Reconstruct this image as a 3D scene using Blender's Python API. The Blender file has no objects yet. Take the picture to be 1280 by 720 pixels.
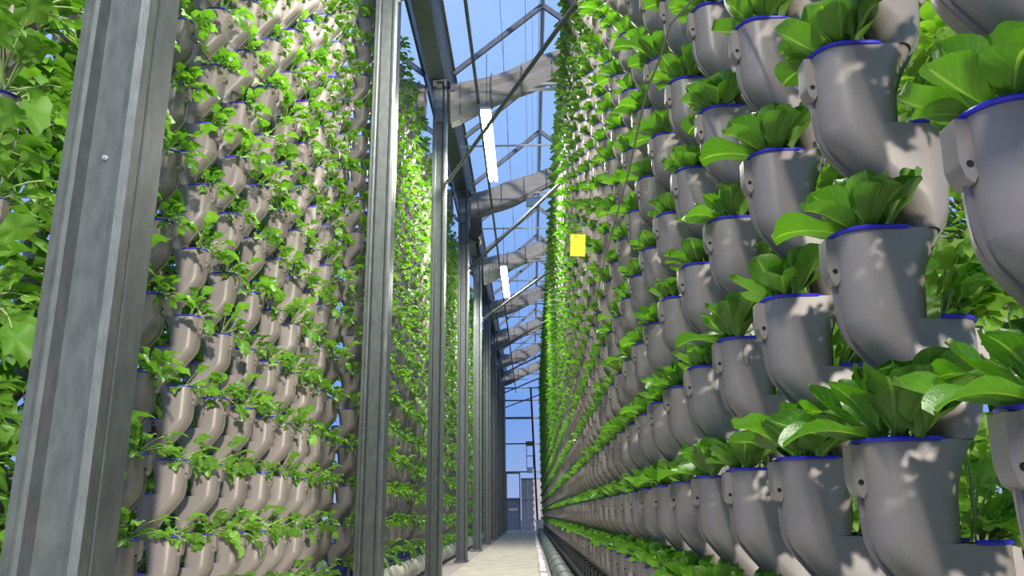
import bpy, math, random
import numpy as np
from mathutils import Vector, Matrix, noise

sc = bpy.context.scene
C = bpy.context.collection
R = random.Random(7)
PI = math.pi

# ------------------------------------------------------------------ camera
def make_camera():
    yaw, pitch, roll = -0.0206, 0.2726, -0.0104
    fw = Vector((math.sin(yaw)*math.cos(pitch), math.cos(yaw)*math.cos(pitch), math.sin(pitch)))
    r = Vector((math.cos(yaw), -math.sin(yaw), 0)); u = r.cross(fw)
    r2 = r*math.cos(roll)+u*math.sin(roll); u2 = -r*math.sin(roll)+u*math.cos(roll)
    cd = bpy.data.cameras.new('camera'); co = bpy.data.objects.new('camera', cd); C.objects.link(co)
    m = Matrix((r2, u2, -fw)).transposed().to_4x4(); m.translation = (0, 0, 0.75)
    co.matrix_world = m
    cd.sensor_width = 36; cd.lens = 1010.3/1280*36; cd.clip_start = 0.02; cd.clip_end = 500
    sc.camera = co
make_camera()
# ------------------------------------------------------------------ world, sun, exposure
SKY_STRENGTH = 1.05
LAMP_W = 310
SUN_AZ, SUN_EL, SUN_STRENGTH = 20.5, 5.0, 3.1      # low sun behind the camera, slightly from the right
w = bpy.data.worlds.new('world'); sc.world = w; w.use_nodes = True
nt = w.node_tree; nt.nodes.clear()
def wn(t, **k):
    n = nt.nodes.new(t)
    for a, b in k.items(): setattr(n, a, b)
    return n
tc = wn('ShaderNodeTexCoord'); sep = wn('ShaderNodeSeparateXYZ'); ramp = wn('ShaderNodeValToRGB')
nz = wn('ShaderNodeTexNoise'); bg = wn('ShaderNodeBackground'); out = wn('ShaderNodeOutputWorld')
mx = wn('ShaderNodeMixRGB', blend_type='MIX')
nt.links.new(tc.outputs['Generated'], sep.inputs[0]); nt.links.new(sep.outputs['Z'], ramp.inputs[0])
e = ramp.color_ramp.elements
e[0].position = 0.0; e[0].color = (.30, .40, .66, 1)
e[1].position = 1.0; e[1].color = (.36, .55, .93, 1)
k = e.new(.12); k.color = (.17, .33, .74, 1)
k = e.new(.5); k.color = (.30, .50, .92, 1)
nz.inputs['Scale'].default_value = 2.2; nz.inputs['Detail'].default_value = 4
mr = wn('ShaderNodeMapRange'); mr.inputs[1].default_value = .5; mr.inputs[2].default_value = .8; mr.inputs[4].default_value = .35
nt.links.new(tc.outputs['Generated'], nz.inputs['Vector']); nt.links.new(nz.outputs['Fac'], mr.inputs[0])
nt.links.new(mr.outputs[0], mx.inputs[0]); nt.links.new(ramp.outputs[0], mx.inputs[1]); mx.inputs[2].default_value = (.62, .70, .86, 1)
nt.links.new(mx.outputs[0], bg.inputs[0]); bg.inputs[1].default_value = SKY_STRENGTH
nt.links.new(bg.outputs[0], out.inputs[0])
sd = bpy.data.lights.new('sun', 'SUN'); sd.energy = SUN_STRENGTH; sd.angle = math.radians(1.6); sd.color = (1, .92, .82)
so = bpy.data.objects.new('sun', sd); C.objects.link(so)
az, el = math.radians(SUN_AZ), math.radians(SUN_EL)
so.rotation_euler = Vector((-math.sin(az), math.cos(az), -math.tan(el))).to_track_quat('-Z', 'Y').to_euler()
sc.view_settings.view_transform = 'Standard'; sc.view_settings.look = 'None'
sc.view_settings.gamma = 1; sc.view_settings.exposure = 0.15; sc.view_settings.use_curve_mapping = False

# ------------------------------------------------------------------ materials
def material(name, col, rough=.5, metal=0, spec=.5, noise_amt=0, noise_scale=20, col2=None, bump=0, bump_scale=60, emit=None, stretch=None):
    m = bpy.data.materials.new(name); m.use_nodes = True
    t = m.node_tree; b = t.nodes['Principled BSDF']
    b.inputs['Base Color'].default_value = (*col, 1); b.inputs['Roughness'].default_value = rough
    b.inputs['Metallic'].default_value = metal; b.inputs['Specular IOR Level'].default_value = spec
    tcn = t.nodes.new('ShaderNodeTexCoord'); vec = tcn.outputs['Object']
    if stretch:
        mp = t.nodes.new('ShaderNodeMapping'); mp.inputs['Scale'].default_value = stretch
        t.links.new(vec, mp.inputs[0]); vec = mp.outputs[0]
    if noise_amt:
        n = t.nodes.new('ShaderNodeTexNoise'); n.inputs['Scale'].default_value = noise_scale; n.inputs['Detail'].default_value = 5
        t.links.new(vec, n.inputs['Vector'])
        cr = t.nodes.new('ShaderNodeValToRGB'); cr.color_ramp.elements[0].position = .32; cr.color_ramp.elements[1].position = .68
        c2 = col2 or tuple(c*(1-noise_amt) for c in col)
        cr.color_ramp.elements[0].color = (*c2, 1); cr.color_ramp.elements[1].color = (*col, 1)
        t.links.new(n.outputs['Fac'], cr.inputs[0]); t.links.new(cr.outputs[0], b.inputs['Base Color'])
    if bump:
        n2 = t.nodes.new('ShaderNodeTexNoise'); n2.inputs['Scale'].default_value = bump_scale; n2.inputs['Detail'].default_value = 3
        t.links.new(vec, n2.inputs['Vector'])
        bp = t.nodes.new('ShaderNodeBump'); bp.inputs['Strength'].default_value = bump; bp.inputs['Distance'].default_value = .004
        t.links.new(n2.outputs['Fac'], bp.inputs['Height']); t.links.new(bp.outputs[0], b.inputs['Normal'])
    if emit:
        b.inputs['Emission Color'].default_value = (*emit[0], 1); b.inputs['Emission Strength'].default_value = emit[1]
    return m

def leaf_material(name, ca, cb, under, veins, transl=.3, rough=.42, vein_col=None):
    m = bpy.data.materials.new(name); m.use_nodes = True
    t = m.node_tree; N = t.nodes; Lk = t.links; b = N['Principled BSDF']; o = N['Material Output']
    oi = N.new('ShaderNodeObjectInfo'); at = N.new('ShaderNodeAttribute'); at.attribute_name = 'tint'
    ad = N.new('ShaderNodeMath'); ad.operation = 'ADD'; Lk.new(oi.outputs['Random'], ad.inputs[0]); Lk.new(at.outputs['Fac'], ad.inputs[1])
    fr = N.new('ShaderNodeMath'); fr.operation = 'FRACT'; Lk.new(ad.outputs[0], fr.inputs[0])
    mixc = N.new('ShaderNodeMixRGB'); mixc.inputs[1].default_value = (*ca, 1); mixc.inputs[2].default_value = (*cb, 1); Lk.new(fr.outputs[0], mixc.inputs[0])
    tcn = N.new('ShaderNodeTexCoord'); n = N.new('ShaderNodeTexNoise'); n.inputs['Scale'].default_value = 45; n.inputs['Detail'].default_value = 3
    Lk.new(tcn.outputs['Object'], n.inputs['Vector'])
    hs = N.new('ShaderNodeHueSaturation'); mrn = N.new('ShaderNodeMapRange'); mrn.inputs[3].default_value = .8; mrn.inputs[4].default_value = 1.2
    Lk.new(n.outputs['Fac'], mrn.inputs[0]); Lk.new(mrn.outputs[0], hs.inputs['Value']); Lk.new(mixc.outputs[0], hs.inputs['Color'])
    col = hs.outputs[0]
    if veins:
        sp = N.new('ShaderNodeSeparateXYZ'); Lk.new(tcn.outputs['UV'], sp.inputs[0])
        def math_(op, a, bb=None):
            q = N.new('ShaderNodeMath'); q.operation = op
            for i, v in enumerate((a, bb)):
                if v is None: continue
                if isinstance(v, (int, float)): q.inputs[i].default_value = v
                else: Lk.new(v, q.inputs[i])
            return q.outputs[0]
        au = math_('ABSOLUTE', math_('SUBTRACT', sp.outputs[0], .5))
        rib = math_('LESS_THAN', au, .035)
        ph = math_('SUBTRACT', math_('MULTIPLY', sp.outputs[1], 7), math_('MULTIPLY', au, 6))
        side = math_('LESS_THAN', math_('ABSOLUTE', math_('SUBTRACT', math_('FRACT', ph), .5)), .045)
        f = math_('MAXIMUM', rib, math_('MULTIPLY', side, .35))
        f = math_('MULTIPLY', f, .6)
        mv = N.new('ShaderNodeMixRGB'); Lk.new(f, mv.inputs[0]); Lk.new(col, mv.inputs[1]); mv.inputs[2].default_value = (*(vein_col or (.36, .55, .13)), 1)
        col = mv.outputs[0]
        bp = N.new('ShaderNodeBump'); bp.inputs['Strength'].default_value = .5; bp.inputs['Distance'].default_value = .002
        Lk.new(math_('SUBTRACT', n.outputs['Fac'], f), bp.inputs['Height']); Lk.new(bp.outputs[0], b.inputs['Normal'])
    geo = N.new('ShaderNodeNewGeometry'); mu = N.new('ShaderNodeMixRGB'); mu.inputs[2].default_value = (*under, 1)
    bf = N.new('ShaderNodeMath'); bf.operation = 'MULTIPLY'; bf.inputs[1].default_value = .55
    Lk.new(geo.outputs['Backfacing'], bf.inputs[0]); Lk.new(bf.outputs[0], mu.inputs[0]); Lk.new(col, mu.inputs[1])
    Lk.new(mu.outputs[0], b.inputs['Base Color']); b.inputs['Roughness'].default_value = rough; b.inputs['Specular IOR Level'].default_value = .45
    tr = N.new('ShaderNodeBsdfTranslucent'); tg = N.new('ShaderNodeMixRGB'); tg.blend_type = 'MULTIPLY'; tg.inputs[0].default_value = 1
    tg.inputs[2].default_value = (1.6, 1.7, .6, 1); Lk.new(col, tg.inputs[1]); Lk.new(tg.outputs[0], tr.inputs[0])
    ms = N.new('ShaderNodeMixShader'); ms.inputs[0].default_value = transl
    Lk.new(b.outputs[0], ms.inputs[1]); Lk.new(tr.outputs[0], ms.inputs[2]); Lk.new(ms.outputs[0], o.inputs[0])
    return m

def glass_material():
    m = bpy.data.materials.new('clear_glass'); m.use_nodes = True
    t = m.node_tree; N = t.nodes; N.remove(N['Principled BSDF'])
    a = N.new('ShaderNodeBsdfTransparent'); a.inputs[0].default_value = (.97, .985, 1, 1)
    g = N.new('ShaderNodeBsdfGlossy'); g.inputs['Roughness'].default_value = .3
    ms = N.new('ShaderNodeMixShader'); ms.inputs[0].default_value = .02; t.links.new(a.outputs[0], ms.inputs[1]); t.links.new(g.outputs[0], ms.inputs[2])
    t.links.new(ms.outputs[0], N['Material Output'].inputs[0])
    return m

M = dict(
    pot=material('grey_planter_plastic', (.30, .265, .245), .40, noise_amt=.10, noise_scale=9, bump=.15, bump_scale=25),
    seam=material('seam_plastic_shade_tone', (.17, .155, .15), .35),  # planter plastic darkened: shade of flanges turned from the sun, put into the colour
    rim=material('blue_rubber_rim', (.035, .035, .62), .4),
    soil=material('dark_growing_plug', (.018, .014, .012), .95, noise_amt=.5, noise_scale=90, bump=.6),
    hole=material('black_hole', (.008, .008, .01), .8),
    galv=material('galvanised_steel', (.155, .175, .175), .42, .45, noise_amt=.3, noise_scale=26, bump=.12, bump_scale=150, stretch=(1, 1, .45)),
    galv_dark=material('dull_steel', (.16, .175, .20), .5, .5, noise_amt=.3, noise_scale=12),
    alu=material('aluminium', (.55, .57, .60), .35, .6, noise_amt=.2, noise_scale=10),
    fabric=material('grey_shade_fabric', (.33, .31, .30), .85, noise_amt=.3, noise_scale=14, stretch=(.3, 4, 4), bump=.4, bump_scale=20),
    concrete=material('pale_concrete', (.47, .43, .34), .85, noise_amt=.28, noise_scale=3.5, bump=.4, bump_scale=40),
    gravel=material('pinkish_gravel', (.42, .36, .33), .95, noise_amt=.5, noise_scale=40, bump=1, bump_scale=60),
    white=material('white_block', (.74, .73, .74), .7, noise_amt=.25, noise_scale=9, bump=.3),
    cream=material('cream_pipe_plastic', (.55, .53, .42), .45, noise_amt=.15, noise_scale=6),
    darkpipe=material('dark_green_pipe', (.10, .125, .105), .5, noise_amt=.3, noise_scale=5),
    black=material('black_plastic', (.018, .018, .022), .28, noise_amt=.3, noise_scale=30),
    blue=material('blue_plastic', (.015, .016, .14), .4),
    yellow=material('yellow_card', (.85, .72, .02), .5, noise_amt=.08, noise_scale=50),
    cable=material('grey_cable', (.30, .26, .22), .6),
    rust=material('red_brown_paint', (.10, .022, .018), .6, noise_amt=.4, noise_scale=20),
    pinkwall=material('pale_pink_panel', (.46, .42, .44), .6, noise_amt=.12, noise_scale=3),
    door=material('grey_blue_door', (.24, .28, .36), .5, noise_amt=.1, noise_scale=6),
    earth=material('outdoor_ground', (.20, .20, .17), .95, noise_amt=.4, noise_scale=.8),
    lamp=material('lamp_tube', (1, 1, 1), .4, emit=((1, .98, .92), 60)),
    leafA=leaf_material('lettuce_leaf', (.035, .135, .008), (.11, .30, .018), (.20, .36, .07), True, .30, .34),
    leafB=leaf_material('rocket_leaf', (.075, .21, .015), (.17, .37, .04), (.2, .40, .08), False, .3, .5),
    leafC=leaf_material('herb_leaf', (.22, .44, .05), (.38, .60, .12), (.30, .48, .12), False, .4, .5),
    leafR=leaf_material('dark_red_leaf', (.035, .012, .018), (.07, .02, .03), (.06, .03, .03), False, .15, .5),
    stem=material('pale_green_stem', (.33, .48, .14), .45, noise_amt=.15, noise_scale=30),
    glass=glass_material(),
)

# ------------------------------------------------------------------ mesh helpers
class MB:
    def __init__(s): s.v = []; s.f = []; s.m = []; s.uv = {}; s.t = []
    def add(s, verts, faces, mi=0, tint=0., uvs=None):
        o = len(s.v)
        if uvs:
            for i, q in enumerate(uvs): s.uv[o+i] = q
        s.v += [tuple(p) for p in verts]; s.f += [tuple(i+o for i in f) for f in faces]; s.m += [mi]*len(faces); s.t += [tint]*len(verts)
        return s
    def box(s, x0, x1, y0, y1, z0, z1, mi=0, b=0):
        if b and min(x1-x0, y1-y0, z1-z0) > 2.2*b:
            vs = []; 
            P = [(x0, x1), (y0, y1), (z0, z1)]
            bm = []
            for sx in (0, 1):
                for sy in (0, 1):
                    for sz in (0, 1):
                        c = [P[0][sx], P[1][sy], P[2][sz]]; d = [b if q == 0 else -b for q in (sx, sy, sz)]
                        vs += [(c[0], c[1]+d[1], c[2]+d[2]), (c[0]+d[0], c[1], c[2]+d[2]), (c[0]+d[0], c[1]+d[1], c[2])]
            I = lambda sx, sy, sz, a: (sx*4+sy*2+sz)*3+a
            F = []
            for sx in (0, 1): q = [I(sx, 0, 0, 0), I(sx, 1, 0, 0), I(sx, 1, 1, 0), I(sx, 0, 1, 0)]; F.append(q if sx else q[::-1])
            for sy in (0, 1): q = [I(0, sy, 0, 1), I(0, sy, 1, 1), I(1, sy, 1, 1), I(1, sy, 0, 1)]; F.append(q if sy else q[::-1])
            for sz in (0, 1): q = [I(0, 0, sz, 2), I(1, 0, sz, 2), I(1, 1, sz, 2), I(0, 1, sz, 2)]; F.append(q if sz else q[::-1])
            for a in (0, 1):
                for c in (0, 1):
                    F.append([I(a, c, 0, 0), I(a, c, 1, 0), I(a, c, 1, 1), I(a, c, 0, 1)])
                    F.append([I(a, 0, c, 0), I(a, 1, c, 0), I(a, 1, c, 2), I(a, 0, c, 2)])
                    F.append([I(0, a, c, 1), I(1, a, c, 1), I(1, a, c, 2), I(0, a, c, 2)])
                    for d in (0, 1): F.append([I(a, c, d, 0), I(a, c, d, 1), I(a, c, d, 2)])
            return s.add(vs, F, mi)
        v = [(x, y, z) for x in (x0, x1) for y in (y0, y1) for z in (z0, z1)]
        return s.add(v, [(0, 1, 3, 2), (4, 6, 7, 5), (0, 4, 5, 1), (2, 3, 7, 6), (0, 2, 6, 4), (1, 5, 7, 3)], mi)
    def tube(s, pts, r, n=8, mi=0, cap=True, tint=0.):
        pts = [Vector(p) for p in pts]; rr = r if isinstance(r, (list, tuple)) else [r]*len(pts)
        V = []; F = []
        ref = None
        for i, p in enumerate(pts):
            d = (pts[min(i+1, len(pts)-1)]-pts[max(i-1, 0)]).normalized()
            a = d.orthogonal().normalized() if ref is None else (ref-d*ref.dot(d)).normalized()
            ref = a; b = d.cross(a)
            for k in range(n):
                q = 2*PI*k/n; V.append(p+(a*math.cos(q)+b*math.sin(q))*rr[i])
        for i in range(len(pts)-1):
            for k in range(n): F.append((i*n+k, i*n+(k+1) % n, (i+1)*n+(k+1) % n, (i+1)*n+k))
        if cap: F.append(tuple(range(n))[::-1]); F.append(tuple((len(pts)-1)*n+k for k in range(n)))
        return s.add(V, F, mi, tint)
    def prism(s, poly, z0, z1, mi=0, axis='z'):
        n = len(poly)
        f3 = {'z': lambda a, b, c: (a, b, c), 'y': lambda a, b, c: (a, c, b), 'x': lambda a, b, c: (c, a, b)}[axis]
        V = [f3(a, b, z0) for a, b in poly]+[f3(a, b, z1) for a, b in poly]
        F = [(i, (i+1) % n, n+(i+1) % n, n+i) for i in range(n)]+[tuple(range(n))[::-1], tuple(range(n, 2*n))]
        return s.add(V, F, mi)
    def merge(s, o, mat=None, tint=None):
        off = len(s.v)
        vv = [tuple(mat @ Vector(p)) for p in o.v] if mat is not None else o.v
        s.v += vv; s.f += [tuple(i+off for i in f) for f in o.f]; s.m += o.m
        s.t += [tint]*len(o.v) if tint is not None else o.t
        for a, b in o.uv.items(): s.uv[a+off] = b
        return s
    def mesh(s, name, mats, smooth=True, angle=None):
        me = bpy.data.meshes.new(name); me.from_pydata(s.v, [], s.f)
        for m in (mats if isinstance(mats, (list, tuple)) else [mats]): me.materials.append(m)
        me.polygons.foreach_set('material_index', s.m)
        if smooth: me.polygons.foreach_set('use_smooth', [True]*len(s.f))
        if s.uv:
            l = me.uv_layers.new(name='UVMap')
            vi = np.zeros(len(me.loops), int); me.loops.foreach_get('vertex_index', vi)
            tab = np.full((len(s.v), 2), .25)
            for a, b in s.uv.items(): tab[a] = b
            l.data.foreach_set('uv', tab[vi].ravel())
        if any(s.t):
            a = me.attributes.new('tint', 'FLOAT', 'POINT'); a.data.foreach_set('value', s.t)
        me.update()
        if smooth and angle: me.set_sharp_from_angle(angle=math.radians(angle))
        return me
    def build(s, name, mats, parent=None, smooth=True, angle=35):
        return link(name, s.mesh(name, mats, smooth, angle), parent)

def link(name, data, parent=None, mat=None):
    o = bpy.data.objects.new(name, data); C.objects.link(o)
    if parent: o.parent = parent
    if mat is not None: o.matrix_local = mat
    return o
def empty(name, loc=(0, 0, 0), rz=0):
    o = bpy.data.objects.new(name, None); o.empty_display_size = .05; C.objects.link(o); o.location = loc; o.rotation_euler = (0, 0, rz); return o
def tag(o, label, cat, group=None, kind=None):
    o['label'] = label; o['category'] = cat
    if group: o['group'] = group
    if kind: o['kind'] = kind
    return o
def struct(o): o['kind'] = 'structure'; return o
ONES = 'zeroth first second third fourth fifth sixth seventh eighth ninth tenth eleventh twelfth thirteenth fourteenth fifteenth sixteenth seventeenth eighteenth nineteenth'.split()
TENS = {2: 'twent', 3: 'thirt', 4: 'fort', 5: 'fift', 6: 'sixt', 7: 'sevent', 8: 'eight', 9: 'ninet'}
def ordw(n):
    if n < 20: return ONES[n]
    t, o = divmod(n, 10)
    return TENS[t]+'ieth' if o == 0 else TENS[t]+'y-'+ONES[o]

# ------------------------------------------------------------------ layout
S = .3125                      # pocket pitch up a tower
XR, ZR, YR, DR = .472, .532, .8126, .393     # right wall: outer rim x, lowest rim z, first visible tower y, tower pitch
XL, ZL, DL = -1.464, .359, .376              # left wall
NR, NL = 20, 19
Y_END = 38.5
PILLAR_Y = [2.2+4.05*n for n in range(9)]

# ------------------------------------------------------------------ setting: ground, floor, end wall
struct(MB().box(-40, 40, -40, 120, -.3, -.06).build('trim_1', M['earth'], smooth=False))
fl = struct(MB().box(-5, 4, -7.5, Y_END, -.06, -.02).build('floor', M['gravel'], smooth=False))
y = -7.0; i = 0
while y < Y_END-.05:
    y1 = min(y+2.4, Y_END)
    MB().box(-1.06+R.uniform(-.004, .004), .093, y+.006, y1-.006, -.02, R.uniform(-.003, 0), b=.006).build('concrete_slab', M['concrete'], fl, smooth=False); y = y1
curb = struct(empty('trim_2', (0, 0, 0)))
y = 3.0; blocks = [MB().box(0, .085, 0, .42, 0, .035+.012*k, b=.006).mesh('curb_block', M['white'], False) for k in range(3)]
while y < Y_END-.6:
    b = link('curb_block', R.choice(blocks), curb); b.location = (.10+R.uniform(-.006, .006), y, -.02); b.rotation_euler.z = R.uniform(-.03, .03); y += .45
# unseen low wall, added far behind the camera to block the low sun
pl = struct(MB().box(-8, 8, -7.6, -7.4, -.06, 1.22).build('wall_back_added', M['white'], smooth=False))

def end_wall():
    W = struct(empty('wall_front', (0, Y_END, 0)))
    zs = [0, 2.63, 3.92, 5.12, 5.95, 6.55]
    for i, z in enumerate(zs[1:]):
        t = .05 if i == 2 else .028
        MB().box(-4.6, 3.2, -.05, .05, z-t, z+t).build('mullion', M['galv_dark'], W, smooth=False)
    xs = [-4.6, -2.9, -1.2, .47, 1.8, 3.2]
    for x in xs: MB().box(x-.03, x+.03, -.06, .06, 0, 6.6).build('mullion', M['galv_dark'], W, smooth=False)
    for a, b in zip(xs, xs[1:]):
        for c, d in zip(zs, zs[1:]):
            if c == 0 and a == -1.2: continue
            MB().box(a+.03, b-.03, -.006, .006, c+.03, d-.03).build('glass_pane', M['glass'], W, smooth=False)
    # door with window and lower panel
    D = struct(empty('door_1', (0, Y_END-.05, 0)))
    for a in (MB().box(-1.17, -1.12, -.04, .04, 0, 2.6), MB().box(-.55, -.50, -.04, .04, 0, 2.6), MB().box(-1.12, -.55, -.04, .04, 1.35, 1.46), MB().box(-1.12, -.55, -.04, .04, 2.54, 2.6)):
        a.build('door_frame', M['galv'], D, smooth=False)
    MB().box(-1.12, -.55, -.006, .006, 1.46, 2.54).build('glass_pane', M['glass'], D, smooth=False)
    MB().box(-1.12, -.55, -.02, .02, .03, .82, b=.004).build('door_panel', M['door'], D, smooth=False)
    MB().box(-1.12, -.55, -.012, .012, .82, 1.35).build('door_panel', M['door'], D, smooth=False)
    m = MB().box(-1.05, -.62, -.03, -.018, .88, 1.0)
    m.build('kick_plate', M['alu'], D, smooth=False)
    MB().tube([(-.62, -.03, 1.02), (-.62, -.07, 1.02), (-.62, -.07, 1.18), (-.62, -.03, 1.18)], .012).build('door_handle', M['alu'], D)
    P = empty('panel', (0, Y_END-.06, 0)); tag(P, 'pale pink cladding panel beside the far door', 'wall panel'); P.name = 'cladding_panel'
    for x0 in (-.46, -.16, .14):
        MB().box(x0, x0+.295, -.03, .03, .02, 2.28, b=.005).build('panel', M['pinkwall'], P, smooth=False)
    MB().box(-.47, .45, -.045, .03, 2.28, 2.34).build('top_rail', M['galv'], P, smooth=False)
    MB().box(-.47, .45, -.045, .03, 1.34, 1.37).build('middle_rail', M['galv'], P, smooth=False)
    # steel frame with box high up
    F = empty('equipment_frame', (-.02, Y_END-.5, 0)); tag(F, 'dark hanging steel frame with a pale box on the end wall', 'equipment')
    for x in (-.17, .13): MB().box(x-.015, x+.015, -.015, .015, 2.75, 3.95).build('upright', M['galv_dark'], F, smooth=False)
    for z in (2.76, 3.3): MB().box(-.17, .13, -.015, .015, z, z+.04).build('rung', M['galv_dark'], F, smooth=False)
    MB().box(-.2, .16, -.1, .1, 3.78, 3.98, b=.01).build('control_box', M['black'], F, smooth=False)
    MB().box(-.17, .1, -.08, .08, 2.55, 2.75, b=.01).build('control_box', M['white'], F, smooth=False)
    for x in (-.17, .13): MB().box(x-.012, x+.012, 0.0, .46, 3.86, 3.89).build('wall_bracket', M['galv_dark'], F, smooth=False)
    p = MB().tube([(.27, Y_END-1.2, -.02), (.05, Y_END-1.25, 6.35)], .045, 8).tube([(.27, Y_END-1.2, -.02), (.27, Y_END-1.2, .06)], .1, 10).build('leaning_pole', M['rust'])
    tag(p, 'dark red-brown pole standing before the end wall', 'pole')
end_wall()

# ------------------------------------------------------------------ pillars
def pillar_mesh():
    # open-fronted rolled channel, seen from the aisle; local x 0..0.21 (aisle side at .21), y 0..0.18
    w, d, t = .21, .18, .006
    poly = [(0, 0), (.022, 0), (.026, .005), (.030, .005), (.034, 0), (.048, .002), (.062, .035), (.150, .035), (.166, .002), (.184, 0), (w, .004),
            (w, .05), (w-.004, .054), (w-.004, .060), (w, .064), (w, .12), (w, d), (w-.02, d), (w-.02, d-t), (w-t, d-t), (w-t, .012), (.172, .010), (.155, .042), (.057, .042), (.044, .010),
            (t, .008), (t, d-t), (.02, d-t), (.02, d), (0, d)]
    m = MB(); n = len(poly)
    V = [(a, b, z) for z in (0, 6.6) for a, b in poly]
    m.add(V, [(i, (i+1) % n, n+(i+1) % n, n+i) for i in range(n)])
    return m.mesh('post', M['galv'], False)
PM = pillar_mesh()
basem = MB().box(-.03, .24, -.03, .21, -.02, .012, b=.003).mesh('base_plate', M['galv_dark'], False)
plate = MB().box(.03, .15, -.012, .034, 5.98, 6.5, b=.003).mesh('splice_plate', M['galv_dark'], False)
capm = MB().box(-.04, .25, -.02, .2, 6.6, 6.64).box(.0, .04, -.05, .22, 6.5, 6.6).box(.17, .21, -.05, .22, 6.5, 6.6).mesh('cap_bracket', M['galv_dark'], False)
boltm = MB().tube([(0, 0, 0), (0, -.006, 0), (0, -.0061, 0), (0, -.012, 0)], [.009, .009, .0055, .0055], 6).mesh('bolt', M['alu'], False)
lugm = MB().box(.205, .235, .02, .06, 5.06, 5.16, b=.004).mesh('brace_lug', M['alu'], False)
for n, py in enumerate(PILLAR_Y+[-.15]):  # last entry is an unseen post, added to shade the nearest right tower
    e0 = empty('steel_pillar', (-1.28 if n < 9 else .79, py-.18, 0)); e0.scale = (.905 if n < 9 else .65, 1, 1)
    tag(e0, ['thick galvanised steel pillar filling the left foreground', 'second galvanised steel pillar back, dark and straight', 'third steel pillar back, holding the gutter junction in view',
             'fourth steel pillar back, with the black motor beside its top', 'fifth steel pillar back along the aisle', 'sixth steel pillar back along the aisle', 'seventh steel pillar back along the aisle',
             'eighth steel pillar back along the aisle', 'farthest steel pillar of the row, by the end wall', 'unseen steel post added behind the camera to shade the nearest right tower'][n], 'pillar', 'steel pillars along the aisle')
    link('post', PM, e0); link('base_plate', basem, e0); link('splice_plate', plate, e0); link('cap_bracket', capm, e0); link('brace_lug', lugm, e0)
    for (bx, bz, by) in [(.06, 6.1, -.012), (.12, 6.4, -.012)]:
        b = link('bolt', boltm, e0); b.location = (bx, by, bz)
    if n == 0:
        b = link('bolt', boltm, e0); b.location = (.115, .035, 1.72)

# ------------------------------------------------------------------ roof
RS = .84
XG0, XG1 = -1.37, -1.09
roof = struct(empty('ceiling', (0, 0, 0)))
def gutter(x0, x1, ya, yb):
    zb = 6.64; o = []
    poly = [(x0-.1, zb+.22), (x0-.07, zb+.22), (x0, zb+.05), (x0+.03, zb), (x1-.03, zb), (x1, zb+.05), (x1+.07, zb+.22), (x1+.1, zb+.22), (x1+.1, zb+.24), (x1+.05, zb+.24), (x1-.015, zb+.06), (x1-.04, zb+.02), (x0+.04, zb+.02), (x0+.015, zb+.06), (x0-.05, zb+.24), (x0-.1, zb+.24)]
    return MB().prism(poly, ya, yb, axis='y').build('roof_gutter', M['galv'], roof, smooth=False)
y = -6.0
while y < Y_END:
    for gx in (XG0, XG0+2.9*1, XG0-2.9): gutter(gx, gx+.28, y, min(y+4.04, Y_END))
    y += 4.05
ridge_dx = 1.31
rafter_y = [.175+2.025*k for k in range(-3, 19)]
rafm = {}
for sgn in (1, -1):
    m = MB(); dx = ridge_dx*sgn; dz = ridge_dx*RS; L = Vector((dx, 0, dz)); nrm = Vector((-sgn*RS, 0, 1)).normalized()
    for (w_, d0, d1) in ((.045, -.05, .0), (.014, .0, .03)):
        V = []
        for q in (Vector((0, 0, 0)), L):
            for a, b in ((-w_/2, d0), (w_/2, d0), (w_/2, d1), (-w_/2, d1)): V.append(q+Vector((0, a, 0))+nrm*b)
        m.add(V, [(0, 1, 5, 4), (1, 2, 6, 5), (2, 3, 7, 6), (3, 0, 4, 7)])
    rafm[sgn] = m.mesh('rafter', M['galv_dark'], False)
    m = MB(); g = .02; V = []
    for (s_, yy) in ((.02, g), (.98, g), (.98, 2.025-g), (.02, 2.025-g)):
        V.append(L*s_+Vector((0, yy, 0))+nrm*.012)
    V += [v+nrm*.004 for v in V]
    m.add(V, [(0, 1, 2, 3), (7, 6, 5, 4), (0, 4, 5, 1), (1, 5, 6, 2), (2, 6, 7, 3), (3, 7, 4, 0)])
    rafm[(sgn, 'g')] = m.mesh('glass_pane', M['glass'], False)
ZG = 6.84
for (bx, sgn) in ((XG1+.06, 1), (XG1+.06+2*ridge_dx, -1), (XG0-.06, -1), (XG0-.06-2*ridge_dx, 1)):
    for yy in rafter_y:
        link('rafter', rafm[sgn], roof).location = (bx, yy, ZG)
        if yy+2.0 < Y_END: link('glass_pane', rafm[(sgn, 'g')], roof).location = (bx, yy, ZG)
for rx in (XG1+.06+ridge_dx, XG0-.06-ridge_dx):
    MB().tube([(rx, -6, ZG+ridge_dx*RS-.02), (rx, Y_END, ZG+ridge_dx*RS-.02)], .035, 8).build('ridge_tube', M['alu'], roof)
# long tension rod above the aisle and thin wires
MB().tube([(-.655, -5, 6.33), (-.655, Y_END, 6.33)], .022, 8).build('tension_rod', M['galv_dark'], roof)
for wx in (-.3, .02, .2):
    MB().tube([(wx, -5, 7.0), (wx, Y_END, 7.0)], .004, 4).build('roof_wire', M['galv_dark'], roof)
for yy in rafter_y[3:]:
    for xa, s_ in ((-.3, 0), (.12, 0)):
        zt = ZG+(xa-XG1-.06)*RS
        MB().tube([(xa, yy, zt), (xa, yy, 6.62)], .004, 4).build('hanger_wire', M['galv_dark'], roof)
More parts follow.
